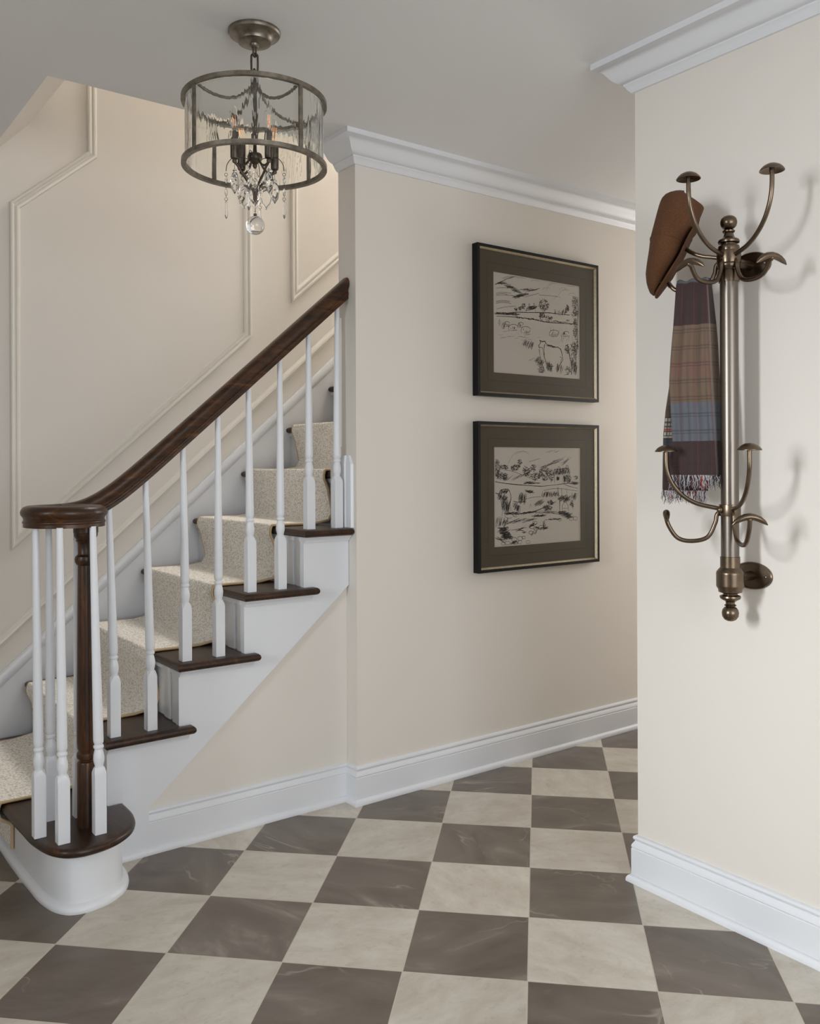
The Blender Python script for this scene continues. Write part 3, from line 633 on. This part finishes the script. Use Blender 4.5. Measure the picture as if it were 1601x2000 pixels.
    S.hatch(700, 1225, 760, 1190, 28, 26, 45, 1.4); S.hatch(760, 1240, 880, 1235, 26, 40, 10, 1.1); S.hatch(850, 1170, 856, 1240, 12, 60, 86, .9); S.hatch(730, 1300, 780, 1270, 14, 40, 60, .9, soft=True); S.hatch(880, 1150, 1010, 1140, 20, 36, 6, 1.4, jy=6); S.hatch(380, 1340, 440, 1370, 12, 60, -30, .9); S.hatch(520, 1395, 580, 1385, 20, 34, 40, 1.3)
picture(1.526, 2.143, 1.6255, 2.0400, 'upper framed charcoal sketch of a standing cow and grazing sheep, black frame', [(335, 380), (1245, 522), (1245, 1490), (340, 1430)], draw_top)
picture(.807, 1.422, .9065, 1.3185, 'lower framed charcoal sketch of a stream, bridge and farmhouse, black frame', [(350, 390), (1248, 402), (1243, 1365), (345, 1437)], draw_bottom)

# ------------------------------------------------------------------ chandelier
CX, CY = -.645, -.488
ch = thing('chandelier', (CX, CY, CZ), 'drum chandelier of rippled glass and dark metal rings hung with crystals', 'chandelier')
FW, RT = Vector((.5984, .8012, 0)), Vector((.8012, -.5984, 0))
def cp(a, r, z): a = math.radians(a); return Vector((CX, CY, z))+RT*(r*math.cos(a))+FW*(r*math.sin(a))
MB().lathe([(.0001, 0), (.0715, 0), (.0718, -.006), (.0690, -.011), (.0640, -.013), (.0600, -.0145), (.0550, -.018), (.0500, -.022), (.0470, -.027), (.0455, -.0315), (.0430, -.033), (.0250, -.0345), (.0130, -.0355), (.0120, -.041), (.0090, -.044), (.0001, -.044)], (CX, CY, CZ-.0003), 48).build('canopy', M['iron'], ch, 30)
def link(z0, z1, w, r, ang):
    h = (z1-z0)/2-w; pts = []
    for k in range(24):
        a = 2*PI*k/24; x = w*math.cos(a); z = w*math.sin(a)+(h if math.sin(a) > 1e-6 else -h if math.sin(a) < -1e-6 else 0)
        pts.append(Vector((CX, CY, (z0+z1)/2+z))+(RT*math.cos(ang)+FW*math.sin(ang))*x)
    return MB().tube(pts, r, 8, True).build('chain_link', M['iron_dark'], ch, 60)
link(CZ-.070, CZ-.040, .0070, .0026, 1.2); link(CZ-.112, CZ-.061, .0088, .0029, .1); link(CZ-.130, CZ-.104, .0070, .0026, 1.4)
ZT, ZB, RD = 2.245, 2.071, .195
def ringband(z, nm):
    MB().lathe([(RD-.010, z-.0055), (RD+.0035, z-.0055), (RD+.0035, z+.0055), (RD-.010, z+.0055)], (CX, CY, 0), 96, loop=True).build(nm, M['iron'], ch, 30)
ringband(ZT, 'drum_ring'); ringband(ZB, 'drum_ring')
for a in (-43, -133, 137, 47):
    mb = MB(); c = math.radians(a); t = RT*(-math.sin(c))+FW*math.cos(c); n = RT*math.cos(c)+FW*math.sin(c); o = Vector((CX, CY, 0))
    rings = []
    for z in (ZB+.0054, ZT-.0054):
        rings.append([tuple(o+n*(RD+e)+t*s_+Vector((0, 0, z))) for e, s_ in ((-.002, -.0058), (.0032, -.0058), (.0032, .0058), (-.002, .0058))])
    mb.loft(rings).build('drum_bar', M['iron'], ch, 0)
    pts = smooth_curve([cp(a, RD-.012, ZT-.001), cp(a, .15, ZT-.012), cp(a, .10, ZT-.012), cp(a, .05, ZT+.006), cp(a, .018, ZT+.038), cp(a, .008, ZT+.050)], 5)
    MB().tube(pts, .0042, 8).build('hanger_arm', M['iron'], ch, 60)
MB().lathe([(RD-.0098, ZB+.006), (RD-.0062, ZB+.006), (RD-.0062, ZT-.006), (RD-.0098, ZT-.006)], (CX, CY, 0), 96, loop=True).build('glass_drum', M['drum_glass'], ch, 30)
MB().lathe([(.0001, 2.318), (.004, 2.317), (.006, 2.312), (.008, 2.304), (.012, 2.300), (.012, 2.288), (.008, 2.284), (.0065, 2.27), (.0055, 2.235), (.0048, 2.12), (.006, 2.110), (.018, 2.106), (.021, 2.098), (.019, 2.090), (.011, 2.083), (.006, 2.078), (.0065, 2.072), (.0035, 2.067), (.0001, 2.066)], (CX, CY, 0), 24).build('center_column', M['iron_dark'], ch, 40)
CA = [-136, -46, 44, 134]
for a in CA:
    p = cp(a, .066, 0)
    MB().lathe([(.0001, 2.066), (.005, 2.067), (.0065, 2.071), (.005, 2.076), (.0095, 2.078), (.0112, 2.082), (.0112, 2.150), (.0098, 2.150), (.0098, 2.146), (.0001, 2.146)], (p.x, p.y, 0), 20).build('candle_sleeve', M['iron_dark'], ch, 40)
    b = MB().lathe([(.0001, 2.1464), (.0065, 2.1464), (.0070, 2.156), (.0105, 2.172), (.0118, 2.183), (.0100, 2.198), (.0060, 2.212), (.0022, 2.222), (.0001, 2.226)], (p.x, p.y, 0), 18).build('bulb', M['bulb_glass'], ch, 60)
    fl = MB()
    for s_ in (-1, 1):
        fl.tube([p+RT*(.0018*s_)+Vector((0, 0, 2.162)), p+RT*(.0036*s_)+Vector((0, 0, 2.178)), p+RT*(.0022*s_)+Vector((0, 0, 2.196))], .00085, 6)
    f = fl.build('filament', M['filament'], ch, 60); f.parent = b
    # S-shaped arm from the lower finial up and out to the candle cup
    pts = smooth_curve([cp(a, .003, 1.979), cp(a, .005, 2.000), cp(a, .022, 2.026), cp(a, .042, 2.045), cp(a, .055, 2.060), cp(a, .066, 2.069)], 5)
    MB().tube(pts, .0034, 8).build('lower_arm', M['iron_dark'], ch, 60)
    pts = smooth_curve([cp(a, .015, 2.092), cp(a, .030, 2.072), cp(a, .048, 2.064), cp(a, .064, 2.068)], 5)
    MB().tube(pts, .0032, 8).build('candle_arm', M['iron_dark'], ch, 60)
MB().lathe([(.0001, 1.990), (.004, 1.988), (.0045, 1.981), (.0035, 1.975), (.0015, 1.970), (.0001, 1.969)], (CX, CY, 0), 14).build('bottom_finial', M['iron_dark'], ch, 60)
# crystals
def facet(p, w, h, d, n=8, nrm=None, nm='crystal_pendant', hole=False, mat='crystal'):
    """pendant plate: pear outline with a thick girdle, facing the direction nrm"""
    nrm = (nrm or -FW).normalized(); s_ = Vector((0, 0, 1)).cross(nrm)
    O = [(0, .5), (.30, .36), (.50, .05), (.36, -.25), (0, -.5), (-.36, -.25), (-.50, .05), (-.30, .36)]
    def R(k, off): return [tuple(p+s_*(x*w*k)+Vector((0, 0, z*h*k))+nrm*off) for x, z in O]
    if hole:
        mb = MB(); rings = [R(1, 0), R(.88, d/2), R(.72, 0), R(.88, -d/2), R(1, 0)]
        return mb.loft([[r[i] for r in rings[:-1]] for i in list(range(8))+[0]], True, False, False)
    return MB().loft([R(.35, -d/2), R(.75, -d*.38), R(1, -.0006), R(1, .0006), R(.75, d*.38), R(.35, d/2)])
def bead(mb, p, r): mb.lathe([(.0001, -r), (r*.75, -r*.55), (r, 0), (r*.75, r*.55), (.0001, r)], tuple(p), 7)
def wire(pts, r=.0006): return MB().tube(pts, r, 6)
def strand(p0, hook):
    """long side strand: wire hook, ring beads and two slim drops"""
    w = wire(smooth_curve(hook+[p0], 5), .0011).build('crystal_hook', M['iron_dark'], ch, 60)
    z = p0.z
    for k, zz in enumerate((z-.010, z-.042, z-.078)):
        pts = [p0.xy.to_3d()+Vector((0, 0, zz))+RT*(.0042*math.cos(2*PI*q/14))+Vector((0, 0, .0042*math.sin(2*PI*q/14))) for q in range(14)]
        MB().tube(pts, .0007, 6, True).build('crystal_ring', M['iron_dark'], ch, 60)
    for a, b, w_ in ((z-.015, z-.037, .008), (z-.047, z-.072, .0085)):
        facet(Vector((p0.x, p0.y, (a+b)/2)), w_, a-b, .006).build('crystal_pendant', M['crystal'], ch, 0)
    mb = MB(); zt = z-.083; L = .050
    mb.lathe([(.0001, 0), (.0032, -.003), (.0040, -.020), (.0048, -.038), (.0030, -.045), (.0001, -L)], (p0.x, p0.y, zt), 6).build('crystal_drop', M['crystal'], ch, 0)
for a in (180, 2, 268, 90):
    q = .080
    p0 = cp(a, q, 2.060); strand(p0, [cp(a, .018, 2.092), cp(a, .040, 2.098), cp(a, .064, 2.094), cp(a, .077, 2.078)])
for a in CA:
    p = cp(a, .066, 0)
    wire([p+Vector((0, 0, 2.066)), p+Vector((0, 0, 2.050))]).build('crystal_wire', M['iron_dark'], ch, 60)
    mb = MB(); bead(mb, p+Vector((0, 0, 2.046)), .0055); mb.build('crystal_bead', M['crystal'], ch, 0)
    facet(p+Vector((0, 0, 2.0135)), .027, .064, .013, nrm=(-FW+RT*.35*math.cos(math.radians(a)))).build('crystal_pendant', M['crystal'], ch, 0)
for a in (-80, 10, 100, 190):
    p = cp(a, .028, 0)
    wire([p+Vector((0, 0, 2.075)), p+Vector((0, 0, 2.048))]).build('crystal_wire', M['iron_dark'], ch, 60)
    facet(p+Vector((0, 0, 2.034)), .022, .032, .008, hole=True).build('crystal_link', M['crystal'], ch, 0)
    facet(cp(a, .030, 1.985), .036, .064, .008, hole=True, nrm=-FW+RT*.5*math.sin(math.radians(a*2))).build('crystal_pendant', M['crystal'], ch, 0)
wire([(CX, CY, 1.970), (CX, CY, 1.937)], .0007).build('crystal_wire', M['iron_dark'], ch, 60)
MB().lathe([(.0001, .004), (.004, .003), (.005, 0), (.004, -.003), (.0001, -.004)], (CX, CY, 1.9385), 12).build('ball_cap', M['iron_dark'], ch, 60)
MB().sphere((CX, CY, 1.909), .0258, 32, 20).build('crystal_ball', M['crystal'], ch, 60)

# ------------------------------------------------------------------ coat rack
PX, PY = .25, -1.3725
rack = thing('coat_rack', (WR, PY, .95), 'wall mounted antique brass coat rack with mushroom topped hooks', 'coat rack')
def pole_lathe(prof, nm, mat): return MB().lathe(prof, (PX, PY, 0), 32).build(nm, M[mat], rack, 35)
pole_lathe([(.0225, 1.006), (.0225, 1.712)], 'pole', 'steel')
pole_lathe([(.0255, 1.7105), (.0255, 1.738), (.0235, 1.741), (.0265, 1.745), (.0285, 1.752), (.0285, 1.756), (.0255, 1.762), (.0255, 1.790), (.0270, 1.797), (.0255, 1.803), (.0185, 1.806), (.0185, 1.809), (.0262, 1.811), (.0270, 1.815), (.0250, 1.819), (.0190, 1.822), (.0150, 1.825), (.0125, 1.830), (.0110, 1.836), (.0150, 1.839), (.0155, 1.842), (.0120, 1.845), (.0090, 1.847), (.0140, 1.849), (.0185, 1.854), (.0208, 1.861), (.0208, 1.867), (.0185, 1.874), (.0130, 1.879), (.0060, 1.8815), (.0001, 1.882)], 'top_finial', 'bronze')
pole_lathe([(.0245, 1.0055), (.0245, .978), (.0265, .976), (.0330, .968), (.0345, .964), (.0345, .962), (.0345, .932), (.0345, .929), (.0300, .922), (.0290, .915), (.0180, .911), (.0175, .908), (.0255, .905), (.0262, .901), (.0240, .897), (.0165, .893), (.0115, .889), (.0110, .884), (.0150, .881), (.0140, .879), (.0105, .877), (.0150, .875), (.0195, .869), (.0212, .861), (.0200, .852), (.0150, .844), (.0070, .840), (.0001, .839)], 'bottom_finial', 'bronze')
pole_lathe([(.0228, 1.110), (.0262, 1.110), (.0268, 1.112), (.0268, 1.138), (.0262, 1.140), (.0228, 1.140)], 'collar', 'bronze')
pole_lathe([(.0228, 1.758), (.0295, 1.758), (.0300, 1.761), (.0300, 1.787), (.0295, 1.790), (.0228, 1.790)], 'collar', 'bronze')
for z, hw, hz in ((1.765, .058, .036), (.949, .058, .036)):
    MX = Matrix(((0, 0, 1), (hw, 0, 0), (0, hz, 0)))
    pl = MB().lathe([(1.0, 0), (1.0, -.004), (.96, -.007), (.88, -.0075), (.86, -.006), (.5, -.008), (.3, -.009), (.0001, -.009)], (WR-.0005, PY, z), 40, M=MX).build('wall_plate', M['bronze'], rack, 30)
    MB().tube([(WR-.008, PY, z), (PX+.03, PY, z), (PX+.015, PY, z)], [.013, .010, .010], 14).build('wall_stem', M['bronze'], rack, 40)
    for s_ in (-1, 1):
        sc_ = MB().sphere((WR-.009, PY+s_*.042, z), .004, 10, 6, (.5, 1, 1)).build('screw', M['steel'], rack, 60); sc_.parent = pl
def dirv(a): a = math.radians(a); return Vector((-math.cos(a), math.sin(a), 0))       # 0 = straight out from the wall, + = towards the pictures
def hook_arm(a, R, zc, zd, cap_r, tube_r, big):
    d = dirv(a); o = Vector((PX, PY, 0)); t = Vector((-d.y, d.x, 0))
    def q(r, z): return o+d*r+Vector((0, 0, z))
    e = 1.0 if big else .9
    pts = [q(.022, zc)]+[q(.024+(R-.024)*math.sin(th)**e, zc+.004+(zd-zc-.03)*(1-math.cos(th))) for th in [PI/2*k_/9 for k_ in range(1, 10)]]+[q(R, zd)]
    MB().tube(smooth_curve(pts, 3), tube_r, 12).build('upper_arm', M['bronze'], rack, 60)
    p = q(R, zd); k = cap_r
    MB().lathe([(.0001, .016*k/.029), (.010*k/.029, .015*k/.029), (.020*k/.029, .010*k/.029), (.026*k/.029, .004*k/.029), (k, -.0005), (k, -.002), (.025*k/.029, .0005), (.015*k/.029, .006*k/.029), (.0065, .0065*k/.029), (.006, -.004), (.0001, -.004)], tuple(p), 28).build('mushroom_cap', M['bronze'], rack, 35)
def j_hook(a, R, zc, drop, zt, cw, tube_r):
    d = dirv(a); o = Vector((PX, PY, 0)); t = Vector((-d.y, d.x, 0))
    def q(r, z): return o+d*r+Vector((0, 0, z))
    rm = (R+.03)/2
    pts = [q(.024, zc), q(.032, zc-.010), q(.036, zc-.030), q(.055, zc-drop*.86), q(rm, zc-drop), q(R-.028, zc-drop*.90), q(R-.006, zc-drop*.50), q(R+.001, zt-.008), q(R-.001, zt)]
    MB().tube(smooth_curve(pts, 5), tube_r, 12).build('lower_arm', M['bronze'], rack, 60)
    c = q(R, zt); P = [c+t*(cw*s_)+Vector((0, 0, -.020*s_*s_)) for s_ in (-1, -.8, -.55, -.28, 0, .28, .55, .8, 1)]
    MB().tube(P, [.0015, .0058, .0078, .0086, .0090, .0086, .0078, .0058, .0015], 12, sq=.95, up=(0, 0, 1)).build('crescent_end', M['bronze'], rack, 60)
for a in (0, -69, 69):
    hook_arm(a, .140 if a > 0 else .168, 1.775, 1.905 if a > 0 else 1.945, .029, .0056, True)
    j_hook(a, .165, 1.765, .066, 1.742, .042, .0056)
for a in (-50, 50):
    hook_arm(a, .157, 1.128, 1.278, .0285, .0056, False)
    j_hook(a, .157, 1.122, .078, 1.117, .042, .0056)
MB().sphere((PX-.0275*math.cos(.0), PY+.010, 1.126), .0085, 14, 8).build('set_screw', M['bronze'], rack, 60)

# ------------------------------------------------------------------ flat cap on the far mushroom hook
cap = thing('flat_cap', (.19, -1.216, 1.80), 'brown tweed flat cap hanging from the coat rack', 'hat')
# side outline of the cap (x towards the pole, z up, metres) swept to a soft rounded volume across its width
HC = Vector((.2115, -1.236, 1.8292)); HW = Vector((.798, .603, 0)); HR = Vector((.603, -.798, 0)); HZ = Vector((0, 0, 1))
def hl(X, Y): return Vector(((X-470)*.0003266, -(Y-790)*.0003422))
CROWN_O = [(395,402),(435,394),(480,393),(540,408),(600,452),(650,490),(697,525),(694,545),(675,575),(664,612),(655,650),(643,705),(596,752),(560,820),(505,905),(450,990),(390,1068),(322,1160),(305,1167),(270,1150),(246,1085),(238,1010),(250,920),(265,830),(276,740),(310,610),(340,500),(362,435)]
VISOR_O = [(612,712),(598,740),(575,790),(540,872),(480,990),(425,1068),(350,1180),(325,1196),(312,1192),(310,1160),(360,1095),(430,1005),(490,915),(550,815),(596,735)]
def inflate(outline, L0, L1, n, wid, m=26, ex=.8):
    o = [hl(*p) for p in outline]; A, B = hl(*L0), hl(*L1); d = (B-A); LL = d.length; d.normalize(); nn = Vector((-d.y, d.x))
    loc = [((p-A).dot(d), (p-A).dot(nn)) for p in o]; lo, hi = min(l[0] for l in loc), max(l[0] for l in loc); rings = []
    for k in range(n+1):
        t = lo+(hi-lo)*(.5-.5*math.cos(PI*min(max(k/n, .006), .994))); c = []
        for (x1_, y1_), (x2_, y2_) in zip(loc, loc[1:]+loc[:1]):
            if (x1_-t)*(x2_-t) <= 0 and x1_ != x2_: c.append(y1_+(y2_-y1_)*(t-x1_)/(x2_-x1_))
        mn, mx = min(c), max(c); w = wid((t-lo)/(hi-lo)); ring = []
        for q_ in range(m):
            a_ = 2*PI*q_/m; cc, ss = math.cos(a_), math.sin(a_)
            y = (mn+mx)/2+(mx-mn)/2*math.copysign(abs(cc)**ex, cc); x = w*math.copysign(abs(ss)**.9, ss)
            y += .0016*math.sin(3*a_+9*t/.1)*(1-abs(cc)); p = A+d*t+nn*y
            ring.append(tuple(HC+HR*p.x+HZ*p.y+HW*x))
        rings.append(ring)
    return rings
cr_ = inflate(CROWN_O, (560,400), (300,1165), 26, lambda t: .015+.088*max(0, math.sin(PI*min(1, max(0, t*.96+.03))))**.55)
MB().loft(cr_).build('crown', M['tweed'], cap, 70)
vs_ = inflate(VISOR_O, (600,712), (318,1196), 16, lambda t: .010+.080*max(0, 1-t**2.2)**.5, 18, .9)
MB().loft(vs_).build('visor', M['tweed'], cap, 70)
k_ = 13; sm = MB(); ring = [Vector(p) for p in cr_[k_]]; ctr_ = sum(ring, Vector())/len(ring)
sm.tube([ctr_+(p-ctr_)*1.004 for p in ring[2:25]], .0011, 6); sm.build('seam', M['tweed'], cap, 60)

# ------------------------------------------------------------------ scarf over the far lower hook
sc = thing('scarf', (.215, -1.28, 1.70), 'plum, tan and blue plaid scarf with fringed ends draped on coat hook', 'scarf')
AD = dirv(69); ND = Vector((-AD.y, AD.x, 0))
if ND.dot(FW) > 0: ND = -ND
def tpx(px): return (1424-px)/768
def zpx(y): return 1.7266-(y-553)*.001366
def interp(T, y):
    for (a, b), (c, d) in zip(T, T[1:]):
        if y <= c: return b+(d-b)*max(0, (y-a)/(c-a))
    return T[-1][1]
FL = [(556, 1322), (640, 1317), (700, 1312), (750, 1309), (800, 1312), (862, 1316), (930, 1311)]
FR = [(556, 1391), (640, 1397), (720, 1401), (800, 1406), (860, 1409), (930, 1413)]
BL = [(556, 1322), (640, 1316), (700, 1309), (750, 1303), (800, 1295), (850, 1290), (958, 1288)]
BR = [(556, 1389), (700, 1386), (958, 1380)]
def sp(side, y, c):
    L, R = (FL, FR) if side > 0 else (BL, BR)
    px = interp(L, y)+(interp(R, y)-interp(L, y))*c; k = min(1, (y-550)/120)
    w = .0045*math.sin(c*15+1+side)*k+.003*math.sin(c*31+y*.008)*k
    fold = -.030*max(0, (c-.80)/.20)**1.2*k if side > 0 else -.004*k
    n = side*(.006+.008*k)+w+fold
    return Vector((PX, PY, 0))+AD*tpx(px)+ND*n+Vector((0, 0, zpx(y)))
NC = 36; mb = MB(); mb.uv = []; rows = []
ys = [930-8*k for k in range(int((930-556)/8)+1)]
seq = [(1, y) for y in ys]+[(0, 0)]+[(-1, y) for y in ys[::-1]+[938, 946, 954, 958]]
for sd, y in seq:
    row = []
    for i in range(NC+1):
        c = i/NC
        if sd == 0:
            row.append(tuple((sp(1, 556, c)+sp(-1, 556, c))/2+Vector((0, 0, .006+.003*math.sin(c*17))))); mb.uv.append((c, .001))
        else:
            row.append(tuple(sp(sd, y, c))); mb.uv.append((c, min(.499, (y-550)/1000) if sd > 0 else .5+(y-550)/1000))
    rows.append(row)
mb.loft(rows, False, False, False)
so = mb.build('cloth', M['scarf'], sc, 80, recalc=False)
md = so.modifiers.new('thickness', 'SOLIDIFY'); md.thickness = .0016
fr = MB(); rf = random.Random(5)
for sd, yb, n in ((1, 929, 150), (-1, 957, 150)):
    for k in range(n):
        c = rf.random()*(.98); p = sp(sd, yb, c); L = rf.uniform(.018, .040); q = [p+Vector((0, 0, .002))]
        for m_ in range(1, 4):
            q.append(p+AD*rf.uniform(-.006, .006)+ND*rf.uniform(-.003, .003)+Vector((0, 0, -L*m_/3)))
        u = rf.random(); fr.tube(q, [.0011, .0010, .0008, .0003], 5, mi=0 if u < .55 else 1 if u < .93 else 2)
f = fr.build('fringe', [M['fringe_l'], M['fringe_d'], M['fringe_r']], sc, 60); f['kind'] = 'stuff'
